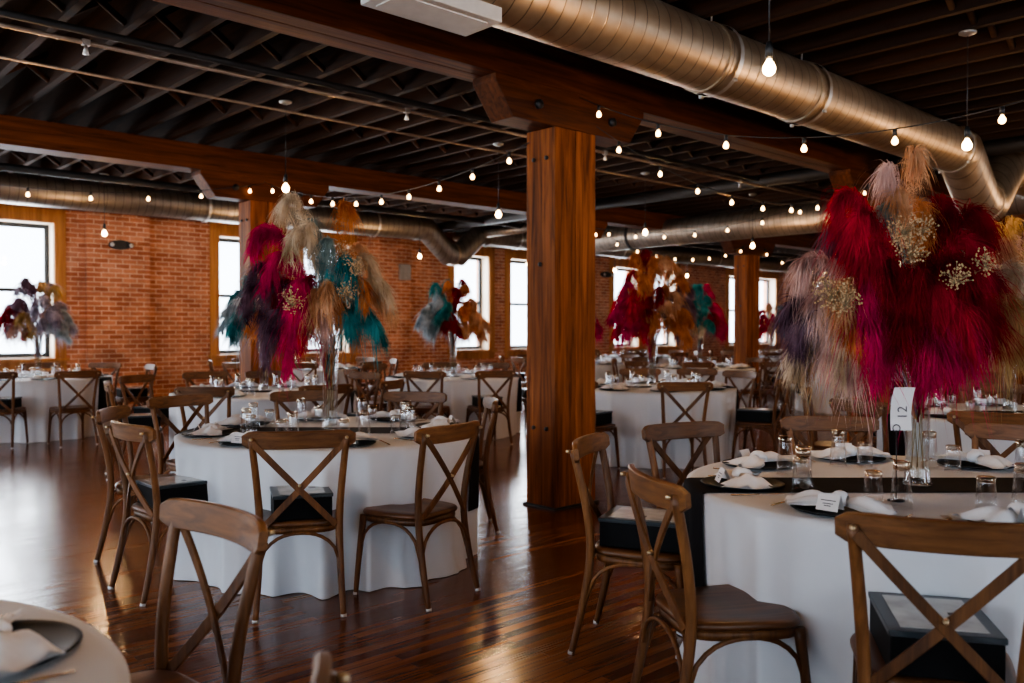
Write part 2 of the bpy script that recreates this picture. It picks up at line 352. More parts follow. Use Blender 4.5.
def sky_light(cx, cy, w, h, direction, power, col):
    ld = bpy.data.lights.new('daylight', 'AREA'); ld.shape = 'RECTANGLE'; ld.size = w; ld.size_y = h; ld.energy = power; ld.color = col
    o = bpy.data.objects.new('daylight', ld); COL.objects.link(o); o.location = (cx, cy, (WZ0+WZ1)/2+.05); o.rotation_euler = Vector(direction).to_track_quat('-Z', 'Y').to_euler()
for p, q in back_op:
    window((p+q)/2, Y1, q-p, 0, .32); sky_light((p+q)/2, Y1+.85, 1.9, 3.0, (0, -1, 0), 260, (.93, .97, 1.))
for p, q in left_op:
    window(X0, (p+q)/2, q-p, PI/2, .25); sky_light(X0-.6, (p+q)/2, 2.9, 2.9, (1, 0, 0), 170, (.72, .86, 1.))
for p, q in front_op:
    window((p+q)/2, Y0, q-p, PI, .25); sky_light((p+q)/2, Y0-.6, 2.7, 2.9, (0, 1, 0), 15 if p < 6 else 10, (.70, .85, 1.))

# ------------------------------------------------------------------ timber frame
COLS = [(4.98+5.43*k, y) for y in (4.8, 9.9) for k in (-1, 0, 1, 2, 3, 4)] + [(4.98+5.43*k, -.3) for k in (-1, 1, 2, 3)]
def col_label(x, y):
    d = x*SA+y*CA; r = x*CA-y*SA
    if abs(x-4.98) < .1 and abs(y-4.8) < .1: return 'massive square timber column standing on the floor in the middle of the photo'
    if abs(x-4.98) < .1: return 'timber column behind the tall plumes of the large table on the left'
    if abs(x-15.84) < .1 and y > 9: return 'timber column at the right, beyond the middle tables, left of the crimson plumes'
    if abs(x-10.41) < .1 and y > 9: return 'timber column hidden directly behind the nearest column'
    if abs(x-10.41) < .1 and y > 4: return 'timber column behind the big crimson bouquet at right'
    return 'timber column %d metres off along the %s row' % (round(math.hypot(x, y)), 'window-side' if y > 9 else 'middle' if y > 4 else 'camera-side')
def make_column():
    r = empty('timber_column'); hx, hy = .232, .16
    m = MB()
    for a, b in ((-hx, -hx+.225), (-hx+.232, hx)): m.bx(a, b, -hy, hy, 0, 2.95)
    m.build('shaft', 'timber_post', r, bevel=.008)
    m = MB(); m.bx(-hx-.02, hx+.02, -hy-.02, hy+.02, 0, .018); m.build('base_strip', 'black_paint', r)
    m = MB()
    for z in (2.72, .62):
        for y in (-.07, .07):
            m.tube([(-hx-.014, y, z), (-hx+.01, y, z)], .017, 8)
    for z in (1.9,): m.tube([(-hx-.014, 0, z), (-hx+.01, 0, z)], .017, 8)
    m.build('bolt', 'black_iron', r)
    m = MB(); V = []
    yy = (-hy, .10)
    for y in yy: V += [(-.84, y, ZB), (-.84, y, ZB-.05), (-.66, y, 2.95), (.66, y, 2.95), (.84, y, ZB-.05), (.84, y, ZB)]
    m.add(V, [(0, 1, 2, 3, 4, 5), (11, 10, 9, 8, 7, 6)]+[(i, i+6, (i+1) % 6+6, (i+1) % 6) for i in range(6)], 0, False)
    m.build('corbel', 'timber_beam', r, bevel=.006)
    m = MB()
    for x in (-.42, .42): m.tube([(x, -hy-.03, 3.08), (x, -hy+.01, 3.08)], .035, 12)
    m.build('corbel_bolt', 'black_iron', r)
    return r
for x, y in COLS:
    o = settle('col', make_column, (x, y, 0), 0); tag(o, col_label(x, y), 'column', 'timber columns')
for i, (y, lab) in enumerate(((4.8, 'heavy timber ceiling beam carried by the nearest column'), (9.9, 'heavy timber ceiling beam of the row nearer the brick wall'), (-.3, 'heavy timber ceiling beam above the camera'))):
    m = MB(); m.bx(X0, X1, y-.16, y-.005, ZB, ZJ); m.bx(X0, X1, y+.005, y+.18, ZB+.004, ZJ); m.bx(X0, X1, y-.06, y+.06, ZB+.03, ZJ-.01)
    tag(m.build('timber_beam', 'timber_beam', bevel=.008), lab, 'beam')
m = MB(); m.bx(X0, X1, Y1-.12, Y1-.001, ZJ-.22, ZJ); tag(m.build('trim_1', 'timber_beam'), kind='structure')
def make_joist():
    r = empty('ceiling_joist'); m = MB(); m.bx(-.028, .028, Y0, Y1, ZJ, ZD); m.build('timber', 'joist_wood', r)
    for k, y in enumerate((-1.6, 2.3, 6.4, 8.3, 12.4)):
        b = MB()
        for q in (1, -1):
            z0, z1 = (ZJ+.03, ZD-.04) if q > 0 else (ZD-.04, ZJ+.03)
            b.tube([(.028, q*.019, z0), (.40-.028, q*.019, z1)], 0, sq=(.022, .02), up=(0, 0, 1))
        if k == 0: bm_ = b.mesh('bridging', 'joist_wood')
        place(bm_, 'bridging', (0, y, 0), 0, r)
    return r
nj = int((X1-X0)/.40)
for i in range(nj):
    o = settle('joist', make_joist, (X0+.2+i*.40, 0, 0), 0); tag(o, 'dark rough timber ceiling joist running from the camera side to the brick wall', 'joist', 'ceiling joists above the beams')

# ------------------------------------------------------------------ ducts and pipes
def ring(c, T, r, w, h, name, parent, mat='duct_x'):
    T = np.array(T, float); T /= np.linalg.norm(T); c = np.array(c, float)
    m = MB(); m.tube([c-T*w/2, c-T*w/2*.98, c+T*w/2*.98, c+T*w/2], [r, r+h, r+h, r], 32, False)
    sharp(m.build(name, mat, parent), 30)
def duct_run(y, z0, r, label, straps, collars, xe, dm, o):
    root = empty('air_duct', (0, y, z0))
    def path(pts, name):
        m = MB(); m.tube(pts, r, 40, True, up=(0, 1, 0), mitre=True); return sharp(m.build(name, dm, root), 15)
    path([(-5.9, 0, 0), (o-.85, 0, 0)], 'straight_pipe')
    path([(o-.85, 0, 0), (o-.68, 0, 0), (o-.14, 0, -.45), (o+.14, 0, -.45), (o+.68, 0, 0), (o+.85, 0, 0)], 'elbow')
    path([(o+.85, 0, 0), (xe, 0, 0)], 'straight_pipe')
    for x in collars: ring((x, 0, 0), (1, 0, 0), r, .05, .012, 'collar', root, dm)
    ring((o, 0, -.45), (1, 0, 0), r, .05, .015, 'collar', root)
    for x in straps:
        m = MB()
        t = np.linspace(0, 2*PI, 33); G = np.array([[(x+w, (r+.018)*math.cos(a), (r+.018)*math.sin(a)) for w in (-.022, .022)] for a in t]); m.grid(G)
        m.tube([(x-.012, 0, r), (x+.004, 0, ZD-z0)], .005, 6); m.tube([(x+.012, .02, r), (x+.012, .01, ZD-z0)], .004, 6)
        for a in (-.3, -1.2, -2.4, .8): m.box((x, (r+.025)*math.cos(a), (r+.025)*math.sin(a)), (.03, .02, .02), 0)
        m.build('hanger_strap', 'glide_metal', root)
    tag(root, label, 'duct'); return root
duct_run(3.5, 3.27, .228, 'large round spiral metal air duct crossing the top right of the photo', (.4, 2.2, 5.15, 6.4, 9.4, 12.0), (5.05, 6.3, 9.5, 11.25), 12.77, 'duct_x', 10.35)
duct_run(13.5, 3.36, .22, 'long round metal air duct hung along the brick window wall', (1.0, 5.8, 9.0, 12.6, 16, 20), (5.5, 9.98, 11.75, 17), 29.5, 'duct_grey', 10.9)
root = empty('air_duct', (13.0, 0, 3.20)); m = MB(); m.tube([(0, -4.8, 0), (0, 13.0, 0)], .245, 40, True, up=(1, 0, 0)); sharp(m.build('straight_pipe', 'duct_y', root), 50)
for y in (1.5, 5.9, 10.6):
    ring((0, y, 0), (0, 1, 0), .245, .06, .015, 'collar', root, 'pipe_dark')
m = MB()
for y in (1.5, 5.9, 10.6): m.tube([(0, y, .24), (0, y, ZD-3.2)], .005, 6)
m.build('hanger_rod', 'glide_metal', root)
tag(root, 'round metal air duct crossing the hall behind the middle column toward the brick wall', 'duct')
r = empty('air_register', (3.0, 3.5, 0)); m = MB()
m.bx(-.62, .06, -.12, .18, 3.00, 3.16); m.build('housing', 'register_white', r, bevel=.004)
m = MB(); m.bx(-.56, .0, -.07, .13, 2.994, 3.0); m.build('grille', 'register_white', r)
tag(r, 'pale rectangular sheet-metal air outlet box under the big duct at the top edge', 'air vent')
def pipe(pts, rad, label, mat='pipe_steel', fit=()):
    root = empty('ceiling_pipe'); m = MB(); m.tube(pts, rad, 12); m.build('tube', mat, root)
    if fit:
        f = MB()
        for x, y, z in fit: f.box((x, y, z), (.05, .04, .04)); f.tube([(x, y, z-.02), (x, y, z-.07)], [.01, .018], 8); f.lathe([(0, -.08), (.022, -.08), (.022, -.076), (0, -.076)], 10, (x, y, z))
        f.build('sprinkler_head', 'glide_metal', root)
    return tag(root, label, 'pipe')
pipe([(X0, 6.36, 3.36), (X1, 6.36, 3.36)], .016, 'thin sprinkler pipe crossing the upper left, the higher of two', fit=[(x, 6.36, 3.36) for x in (1.9, 4.6, 7.3, 10.0, 12.8)])
pipe([(X0, 6.42, 3.46), (X1, 6.42, 3.46)], .028, 'thick dark pipe tucked above the thin sprinkler pipe at upper left', 'pipe_dark')
pipe([(X0, 7.4, 3.44), (X1, 7.4, 3.44)], .013, 'thin pale conduit crossing the upper left, the lower of two')
pipe([(X0, 1.1, 3.42), (X1, 1.1, 3.42)], .018, 'copper coloured thin pipe at the upper right corner', fit=[(x, 1.1, 3.42) for x in (3.5, 6.2, 9)])
pipe([(10.62, -4.5, 3.44), (10.62, 14.2, 3.44)], .085, 'thick dark drain pipe crossing above the duct elbows', 'pipe_dark')
pipe([(X0, 12.2, 3.42), (X1, 12.2, 3.42)], .05, 'dark pipe under the joists between the far beam and the window wall', 'pipe_dark')
for k, (a, b) in enumerate((((11.6, 11.9, 3.36), (11.6, 14.3, 3.36)),)): pipe([a, b], .08, 'short grey branch pipe above the elbow of the window-wall duct', 'duct_y')

# ------------------------------------------------------------------ wall fittings
def emergency(x, z, label, yw):
    r = empty('emergency_light', (x, yw, z)); m = MB()
    t = np.linspace(0, 2*PI, 25)[:-1]; m.add([(.17*math.cos(a), yy, .075*math.sin(a)) for yy in (0, -.09) for a in t], [tuple(range(23, -1, -1)), tuple(range(24, 48))]+[(i, (i+1) % 24, 24+(i+1) % 24, 24+i) for i in range(24)])
    sharp(m.build('housing', 'black_paint', r))
    for s in (-1, 1):
        h = MB(); h.tube([(s*.14, -.07, 0), (s*.15, -.13, -.01)], .045, 14); h.build('lamp_head', 'black_paint', r)
        h = MB(); h.tube([(s*.15, -.131, -.01), (s*.151, -.137, -.01)], .035, 14); h.build('lens', 'white_paint', r)
    tag(r, label, 'wall light')
emergency(4.95, 2.80, 'black oval twin-head emergency light on the brick pier near the left window', Y1-.1)
emergency(17.2, 2.86, 'black emergency light on the bricks just right of the nearest column', Y1)
m = MB(); m.bx(10.56, 10.84, Y1-.16, Y1-.1, 2.45, 2.78); tag(m.build('electrical_box', 'concrete_grey', bevel=.01), 'small grey box fixed high on the brick wall left of the duct elbow', 'electrical box')

# ------------------------------------------------------------------ lights: pendants and strings
def bulb_mesh(r, seg=12):
    m = MB(); m.lathe([(0, -1.25*r), (.45*r, -1.15*r), (.85*r, -.8*r), (r, -.3*r), (.95*r, .15*r), (.65*r, .75*r), (.38*r, 1.15*r), (.36*r, 1.3*r), (0, 1.3*r)], seg); return m
def make_pendant():
    r = empty('pendant_bulb'); H = ZJ-2.72
    m = MB(); m.lathe([(0, H), (.06, H), (.06, H-.012), (.02, H-.03), (0, H-.03)], 20); m.build('canopy', 'glide_metal', r)
    m = MB(); m.tube([(0, 0, H-.03), (0, 0, .12)], .004, 6); m.build('cord', 'black_paint', r)
    m = MB(); m.lathe([(0, .135), (.014, .13), (.02, .10), (.02, .052), (0, .05)], 14); m.build('socket', 'black_paint', r)
    b = bulb_mesh(.033, 16).build('bulb', 'bulb_glow_big', r); return r
for iy, y in enumerate((2.35, 7.4, 12.5)):
    for k in range(-1, 9):
        x = 1.28+2.68*k
        if x < X0+1: continue
        row = ('front', 'middle', 'window-wall')[iy]
        o = settle('pend', make_pendant, (x, y, 2.72), 0)
        d = x*SA+y*CA; rr = x*CA-y*SA; xx = 512+F*rr/max(d, .1)
        if d > .5 and -20 < xx < 1044: lab = 'bare glowing bulb on a long cord, %s in the %s row' % (('first from left', 'second from left', 'third from left', 'fourth from left', 'fifth from left', 'sixth from left', 'seventh from left', 'eighth from left', 'ninth from left', 'tenth from left')[_t.setdefault('row%d' % iy, 0)], row); _t['row%d' % iy] += 1
        else: lab = 'bare bulb pendant outside the view, %s row' % row
        tag(o, lab, 'pendant light', 'bare bulb pendants hung from the joists')
        if d > 0 and d < 16 and -200 < xx < 1200:
            ld = bpy.data.lights.new('pendant_glow', 'POINT'); ld.energy = 24; ld.color = (1, .57, .27); ld.shadow_soft_size = .03
            lo = bpy.data.objects.new('pendant_glow', ld); COL.objects.link(lo); lo.location = (x, y, 2.63)
BM = bulb_mesh(.0185, 10).mesh('bulb', 'bulb_glow')
sk = MB(); sk.lathe([(0, .07), (.012, .068), (.014, .03), (0, .028)], 8); SM_ = sk.mesh('socket', 'black_paint')
def string(a, b, sag, n, label, off=.5):
    a = np.array(a, float); b = np.array(b, float); r = empty('string_lights', tuple(a))
    f = lambda t: (b-a)*t-np.array([0, 0, sag*4*t*(1-t)])
    m = MB(); m.tube([f(t) for t in np.linspace(0, 1, 33)], .004, 5); m.build('cable', 'black_paint', r)
    for i in range(n):
        p = f((i+off)/n); o = place(BM, 'bulb', (p[0], p[1], p[2]-.068), 0, r); s = place(SM_, 'socket', (0, 0, 0), 0, o)
    return tag(r, label, 'string lights', 'strings of small bulbs slung between the columns')
CN = (4.98, 4.8)
string((4.72, 4.9, 2.86), (4.9, 9.70, 3.18), .30, 10, 'bulb string from the nearest column back to the column behind the left plumes')
string((4.9, 9.70, 3.16), (-.45, 9.70, 3.16), .34, 9, 'bulb string across the far left in front of the brick wall', .3)
string((4.98, 4.6, 3.2), (5.02, -.45, 3.2), .66, 9, 'bulb string sagging from the nearest column toward the top right corner', .35)
string((5.22, 4.64, 3.02), (10.2, 4.64, 3.16), .42, 9, 'bulb string from the nearest column toward the crimson bouquet')
string((10.2, 4.8, 3.16), (10.3, 9.7, 3.14), .34, 9, 'bulb string crossing in front of the long duct right of the nearest column')
string((10.65, 9.72, 3.14), (15.6, 9.72, 3.14), .36, 9, 'bulb string ending at the right far column')
string((16.0, 9.72, 3.14), (21, 9.72, 3.14), .36, 8, 'bulb string beyond the right far column')

# ------------------------------------------------------------------ chairs
def arch(p0, p1, zt, zb, rad=.0085, n=14, bow=None):
    p0 = np.array(p0); p1 = np.array(p1); m = MB(); pts = []
    for t in np.linspace(0, 1, n):
        u = 2*t-1; h = (1-abs(u)**2.4)**(.55); q = p0+(p1-p0)*(t)
        pts.append((q[0], q[1], zb+(zt-zb)*h))
    m.tube(pts, rad, 8, up=None); return m
def make_chair():
    r = empty('dining_chair')
    def curve(P_, n=16):
        P_ = np.array(P_, float); t = np.linspace(0, len(P_)-1, n); out = []
        for u in t:
            i = min(int(u), len(P_)-2); f = u-i; p0 = P_[max(i-1, 0)]; p1 = P_[i]; p2 = P_[i+1]; p3 = P_[min(i+2, len(P_)-1)]
            out.append(.5*((2*p1)+(-p0+p2)*f+(2*p0-5*p1+4*p2-p3)*f*f+(-p0+3*p1-3*p2+p3)*f**3))
        return np.array(out)
    # seat : rounded trapezoid, slightly dished
    def outline(k):
        pts = []
        for a in np.linspace(0, 2*PI, 40, endpoint=False):
            c, s_ = math.cos(a), math.sin(a); e = 2/4.2
            x = math.copysign(abs(c)**e, c); y = math.copysign(abs(s_)**e, s_)
            w = .205+.022*y; pts.append((x*w*k, .0+y*.205*k))
        return pts
    m = MB(); lv = []
    for k, z in ((.94, .425), (1., .432), (1.01, .442), (.985, .452), (.93, .456), (.6, .449), (.2, .447)): lv.append([(x, y, z) for x, y in outline(k)])
    m.grid(lv, wrap=True); b = len(lv)*40; m.add([(0, 0, .447)]+lv[-1], [(0, 1+i, 1+(i+1) % 40) for i in range(40)]); m.add([(0, 0, .425)]+lv[0], [(0, 1+(i+1) % 40, 1+i) for i in range(40)])
    m.build('seat', 'seat_wood', r)
    m = MB(); G = []
    for k, z in ((.86, .395), (.95, .395), (.96, .41), (.95, .425), (.86, .425)): G.append([(x, y, z) for x, y in outline(k)])
    m.grid(G, wrap=True); m.build('seat_frame', 'chair_wood', r)
    for s in (-1, 1):
        m = MB(); pts = curve([(s*.205, -.275, 0), (s*.193, -.225, .22), (s*.188, -.195, .44), (s*.200, -.212, .64), (s*.222, -.262, .875)], 18)
        rad = np.interp(np.linspace(0, 1, 18), [0, .25, .5, 1], [.0135, .0175, .0185, .0165]); m.tube(pts, rad, 10); m.build('leg', 'chair_wood', r)
        m = MB(); m.tube([(s*.205, -.276, -.0), (s*.2045, -.274, .014)], .0145, 10); m.build('foot_glide', 'glide_metal', r)
        m = MB(); pts = curve([(s*.198, .222, 0), (s*.190, .205, .2), (s*.182, .178, .42)], 10); m.tube(pts, np.linspace(.0125, .019, 10), 10); m.build('leg', 'chair_wood', r)
        m = MB(); m.tube([(s*.198, .223, 0), (s*.198, .222, .014)], .0135, 10); m.build('foot_glide', 'glide_metal', r)
    # bentwood arches
    for a, b_ in (((-.19, .205), (.19, .205)), ((-.195, -.22), (.195, -.22)), ((-.192, -.21), (-.188, .20)), ((.192, -.21), (.188, .20))):
        arch((*a, 0), (*b_, 0), .402, .235).build('brace', 'chair_wood', r)
    # top rail bowed backwards
    m = MB(); n = 21; pts = []; sq = []
    for u in np.linspace(-1, 1, n):
        pts.append((u*.262, -.236-.050*(1-u*u), .862)); e = (1-abs(u)**10)**.5; sq.append((.043*(.55+.45*e), .0115))
    m.tube(pts, 0, sq=sq, up=(0, -.12, 1)); sharp(m.build('top_rail', 'chair_wood_x', r))
    for s in (-1, 1):
        m = MB(); pts = []
        for t in np.linspace(0, 1, 14):
            x = s*(-.215+.385*t); z = .850-.415*t; y = -.262-(.015*math.sin(PI*t))+.062*t**1.2 - (.004 if s > 0 else -.004); pts.append((x, y-.004, z))
        m.tube(pts, 0, sq=(.0155, .0055), up=(0.0, 0.0, 1.0)); sharp(m.build('cross_brace', 'chair_wood', r))
    for x, y, z in ((-.222, -.289, .868), (.222, -.289, .868), (0, -.268, .640)):
        m = MB(); m.tube([(x, y+.012, z), (x, y-.004, z)], [.009, .006], 10); m.build('rivet', 'brass_tack', r)
    return r
def make_box():
    r = empty('gift_box'); m = MB(); m.bx(-.14, .14, -.175, .175, 0, .105); m.build('body', 'box_black', r, bevel=.003)
    l = MB(); l.bx(-.145, .145, -.18, .18, .105, .122); l.build('lid', 'box_slate', r, bevel=.003)
    w = MB(); w.bx(-.11, .11, -.145, .145, .122, .1235); o = w.build('window_panel', 'box_window', r)
    k = MB(); k.bx(.04, .075, -.01, .01, .1235, .1242); k.build('stamp', 'ink', o)
    return r
BACK = .25
SEATS = []
def chair(bx_, by_, face, label, box=None, group=None, boxlab=None):
    """bx_,by_ : where the top rail stands; face : direction the sitter looks (radians)"""
    fx, fy = math.cos(face), math.sin(face); c = (bx_+fx*BACK, by_+fy*BACK, 0); SEATS.append(c)
    o = settle('chair', make_chair, c, face-PI/2); tag(o, label, 'chair', group or 'cross-back dining chairs')
    if box:
        b = settle('box', make_box, (c[0]+fx*.01, c[1]+fy*.01, .4565), face-PI/2+(random.random()-.5)*.2)
        tag(b, boxlab or ('black gift box on '+label.replace('brown cross-back ', '')), 'box', 'black gift boxes on chair seats')
    return o

# ------------------------------------------------------------------ table linen
TR, TH = .90, .762
def cloth_r(th, f, seed):
    """radius of cloth side at angle th, drop fraction f"""
    rs = np.random.default_rng(seed); a = rs.uniform(0, 2*PI, 6)
    def pleat(x): q = math.sin(x); return 1-2*abs(q)**.75
    fold = .55*pleat(6*th+a[0]+.7*math.sin(2*th+a[1]))+.45*pleat(9*th+a[2]+.9*math.sin(3*th+a[3]))+.25*math.sin(23*th+a[4]+math.sin(4*th+a[5]))
    g = .45+.55*math.sin(3*th+a[4])                                  # some stretches hang slack, others are pulled straight
    return TR+.010+.006*min(f*6, 1)+f**.5*(-.020+.080*fold*(.55+.45*g))+.06*max(0, f-.84)*6*max(0, math.sin(3*th+a[5]))**2
def make_cloth(seed):
    m = MB(); nt = 300; th = np.linspace(0, 2*PI, nt, endpoint=False); G = []
    for rr in (.0, .5, .8, .88): G.append([(rr*math.cos(t), rr*math.sin(t), TH) for t in th])
    G.append([((TR+.004)*math.cos(t), (TR+.004)*math.sin(t), TH-.004) for t in th]); 
    for f in (.03, .08, .16, .28, .42, .56, .70, .82, .9, .96, 1.):
        row = []
        for t in th:
            r = float(cloth_r(t, f, seed)); z = TH-.008-(TH-.012)*f; row.append((r*math.cos(t), r*math.sin(t), max(z, .003)))
        G.append(row)
    m.grid(G, wrap=True); return m
def make_runner(seed, ang, drop=.62, w=.17):
    m = MB(); ur = np.linspace(-1, 1, 11); G = []
    ca, sa = math.cos(ang), math.sin(ang)
    for side, fs in ((-1, np.linspace(drop, .0, 14)), (0, np.linspace(-1, 1, 12)), (1, np.linspace(0., drop, 14))):
        for f in fs:
            row = []
            for v in ur:
                if side == 0: x, y, z = f*math.sqrt(TR**2-(v*w)**2)*.995, v*w, TH+.003
                else:
                    b = math.asin(v*w/TR); th = (ang+b) if side > 0 else (ang+PI-b); rr = float(cloth_r(th, f, seed))+.012
                    if f == 0: rr = TR+.012
                    X, Y = rr*math.cos(th), rr*math.sin(th); row.append((X, Y, TH-.004-(TH-.012)*f)); continue
                row.append((x*ca-y*sa, x*sa+y*ca, z))
            G.append(row)
    m.grid(G); return m
def make_table():
    r = empty('round_table'); m = MB(); m.lathe([(0, .72), (.85, .72), (.88, .725), (.88, .75), (.87, .756), (0, .756)], 48); sharp(m.build('tabletop', 'casing_wood', r))
    for k in range(4):
        a = PI/4+k*PI/2; m = MB(); m.tube([(.45*math.cos(a), .45*math.sin(a), .72), (.55*math.cos(a), .55*math.sin(a), .0)], .014, 8); m.build('leg', 'glide_metal', r)
    return r
# ------------------------------------------------------------------ table setting
def mk(mb, name, mats, edge=True):
    me = mb.mesh(name, mats)
    if edge: me.set_sharp_from_angle(angle=math.radians(45))
    return me
m = MB(); m.lathe([(0, .0), (.10, .0), (.155, .008), (.163, .0125), (.160, .0145), (.150, .012), (.105, .006), (0, .006)], 36); M_PLATE = mk(m, 'charger_plate', 'plate_black', False)
def napkin(seed):
    rs = np.random.default_rng(seed); m = MB()
    # a napkin knotted in the middle, its two ends fanned over the plate
    for s in (-1, 1):
        G = []
        for i, u in enumerate(np.linspace(0, 1, 9)):
            w = .022+.062*u**.8; row = []
            for j, v in enumerate(np.linspace(-1, 1, 13)):
                z = .030+.022*math.sin(PI*min(u*1.15, 1))*(1-v*v)+.007*math.sin(v*7+s+seed)*(.3+u)-.012*u*u; x = s*(.015+u*(.155+.02*math.sin(v*3+seed)))
                row.append((x, v*w+.012*math.sin(u*3+seed)*s, max(z, .0165)))
            G.append(row)
        m.grid(G)
        H = [[(x, y, max(z-.012, .0155)) for x, y, z in row] for row in G]; m.grid(H)
    t = np.linspace(0, 2*PI, 14, endpoint=False)
    G = [[(x, (.030*k)*math.cos(a)*1.1, .036+.024*k*math.sin(a)) for a in t] for x, k in ((-.026, .5), (-.016, .95), (0, 1.1), (.016, .95), (.026, .5))]
    G = np.array(G); G[..., 2] = np.maximum(G[..., 2], .016); m.grid(G, wrap=True); return m
M_NAP = [mk(napkin(i), 'napkin', 'napkin_white', False) for i in range(3)]
m = MB(); 
for s in (-1, 1):
    m.add([(-.038, s*.026, 0), (.038, s*.026, 0), (.038, s*.002, .052), (-.038, s*.002, .052)], [(0, 1, 2, 3)], 0, False)
for k, (w, z) in enumerate(((.026, .034), (.018, .024), (.012, .017))):
    y = -.026+.024*(z/.052)-.0008; m.add([(-w, y-.0014, z-.003), (w, y-.0014, z-.003), (w, y, z), (-w, y, z)], [(0, 1, 2, 3)], 1, False)
M_CARD = mk(m, 'place_card', ['card_white', 'ink'], False)
def tumbler(h, rb, rt):
    # stands upside down: the wide rim on the table, the heavy foot on top
    m = MB(); m.lathe([(rb-.0015, 0), (rb, 0), (rb*.97, h*.25), (rt*1.06, h*.7), (rt, h*.84)], 24, flute=8, fa=.02)
    m.lathe([(rt, h*.84), (rt*.98, h*.88), (rt*1.04, h*.97), (rt*.9, h), (0, h)], 24, flute=8, fa=.03, mi=1)
    m.lathe([(rt, h*.84), (rt*.7, h*.80), (0, h*.81)], 24, mi=1)
    return m
M_GL = [mk(tumbler(.165, .037, .028), 'upturned_glass', ['tumbler_glass', 'foot_glass'], False), mk(tumbler(.115, .034, .030), 'upturned_glass', ['tumbler_glass', 'foot_glass'], False)]
m = MB(); m.tube([(0, -.09, .003), (0, .02, .004), (0, .045, .006)], 0, sq=(.0015, .0035), up=(0, 0, 1)); m.add([(-.004, .04, .005), (.004, .04, .005), (.012, .06, .006), (-.012, .06, .006)], [(0, 1, 2, 3)])
for k in range(4): x = -.0105+k*.007; m.tube([(x, .058, .006), (x, .098, .008)], .0012, 5)
M_FORK = mk(m, 'fork', 'gold_metal', False)
m = MB(); m.tube([(0, -.10, .003), (0, .01, .004)], 0, sq=(.002, .004), up=(0, 0, 1)); m.add([(-.004, .01, .004), (.004, .01, .004), (.009, .05, .004), (.008, .09, .004), (.0, .115, .004), (-.004, .09, .004)], [(0, 1, 2, 3, 4, 5)])
M_KNIFE = mk(m, 'knife', 'gold_metal', False)
SEAT8 = ['nearest', 'near right', 'right', 'far right', 'farthest', 'far left', 'left', 'near left']
def vase_mesh(h):
    m = MB(); p = [(0, .0), (.052, 0), (.056, .006), (.050, .02), (.044, .08), (.046, h*.45), (.054, h*.85), (.060, h)]
    m.lathe(p, 32); m.lathe([(0, .020), (.044, .03), (.040, .08), (.042, h*.45), (.050, h*.85), (.0585, h)], 32); return m
M_VASE = mk(vase_mesh(.60), 'tall_vase', 'clear_glass', False)

def quantize(t, n): return int(round(t/(2*PI)*n)) % n
def setting(cx, cy, ang, n, desc, sidx, detail, names=SEAT8, card=True):
    """ang : direction from the table centre to the seat"""
    ux, uy = math.cos(ang), math.sin(ang); vx, vy = -uy, ux; rz = ang+PI/2
    z = TH+.0005
    def at(o, s): return (cx+ux*o+vx*s, cy+uy*o+vy*s)
    nm = names[sidx]
    x, y = at(.70, 0); o = place(M_PLATE, 'charger_plate', (x, y, z), rz); tag(o, 'dark charger plate at the %s place of %s' % (nm, desc), 'plate', 'dark charger plates')
    o = place(random.choice(M_NAP), 'napkin', (x, y, z), rz+random.uniform(-.5, .5)); o.scale = (1.0, 1.18, 1.15); tag(o, 'knotted white napkin at the %s place of %s' % (nm, desc), 'napkin', 'knotted white napkins')
    x2, y2 = at(.50, .13); o = place(M_GL[0], 'upturned_glass', (x2, y2, z), random.uniform(0, 6)); tag(o, 'tall upturned glass at the %s place of %s' % (nm, desc), 'glass', 'upturned glasses')
    x2, y2 = at(.47, .02); o = place(M_GL[1], 'upturned_glass', (x2, y2, z), random.uniform(0, 6)); tag(o, 'short upturned glass at the %s place of %s' % (nm, desc), 'glass', 'upturned glasses')
    if detail and card:
        x2, y2 = at(.775, .0); o = place(M_CARD, 'place_card', (x2, y2, z+.016), rz); tag(o, 'printed place card at the %s place of %s' % (nm, desc), 'card', 'small place cards')
    if detail:
        x2, y2 = at(.70, .21); o = place(M_KNIFE, 'knife', (x2, y2, z+.0005), rz+.1); tag(o, 'gold knife at the %s place of %s' % (nm, desc), 'knife', 'gold cutlery')
        x2, y2 = at(.70, -.20); o = place(M_FORK, 'fork', (x2, y2, z+.0005), rz-.08); tag(o, 'gold fork at the %s place of %s' % (nm, desc), 'fork', 'gold cutlery')
RUN = -HEAD      # runner lies across the view (direction of camera right)
TABLES = {}
def table(key, xpx, d, desc, seed, n=8, detail=False, rot=.0, vase=True):
    cx, cy = P(xpx, d); TABLES[key] = (cx, cy)
    o = settle('table', make_table, (cx, cy, 0), rot); tag(o, 'round banquet table under white cloth, '+desc, 'table', 'round banquet tables')
    c = make_cloth(seed).build('tablecloth', 'cloth_white'); c.location = (cx, cy, 0); tag(c, 'floor-length white tablecloth on '+desc, 'tablecloth', 'white tablecloths')
    u = make_runner(seed, RUN).build('table_runner', 'runner_dark'); u.location = (cx, cy, 0); tag(u, 'dark runner across '+desc, 'table runner', 'dark table runners')
    to_cam = math.atan2(-cy, -cx)
    names = SEAT8 if n == 8 else ['nearest', 'near right', 'lower right', 'upper right', 'far right', 'farthest', 'far left', 'upper left', 'lower left', 'near left']
    for k in range(n):
        a = to_cam+rot+2*PI*k/n; setting(cx, cy, a, n, desc, k, detail, names)
    if vase:
        v = place(M_VASE, 'tall_vase', (cx, cy, TH+.005)); tag(v, 'tall clear glass vase in the middle of '+desc, 'vase', 'tall glass vases')
    return cx, cy
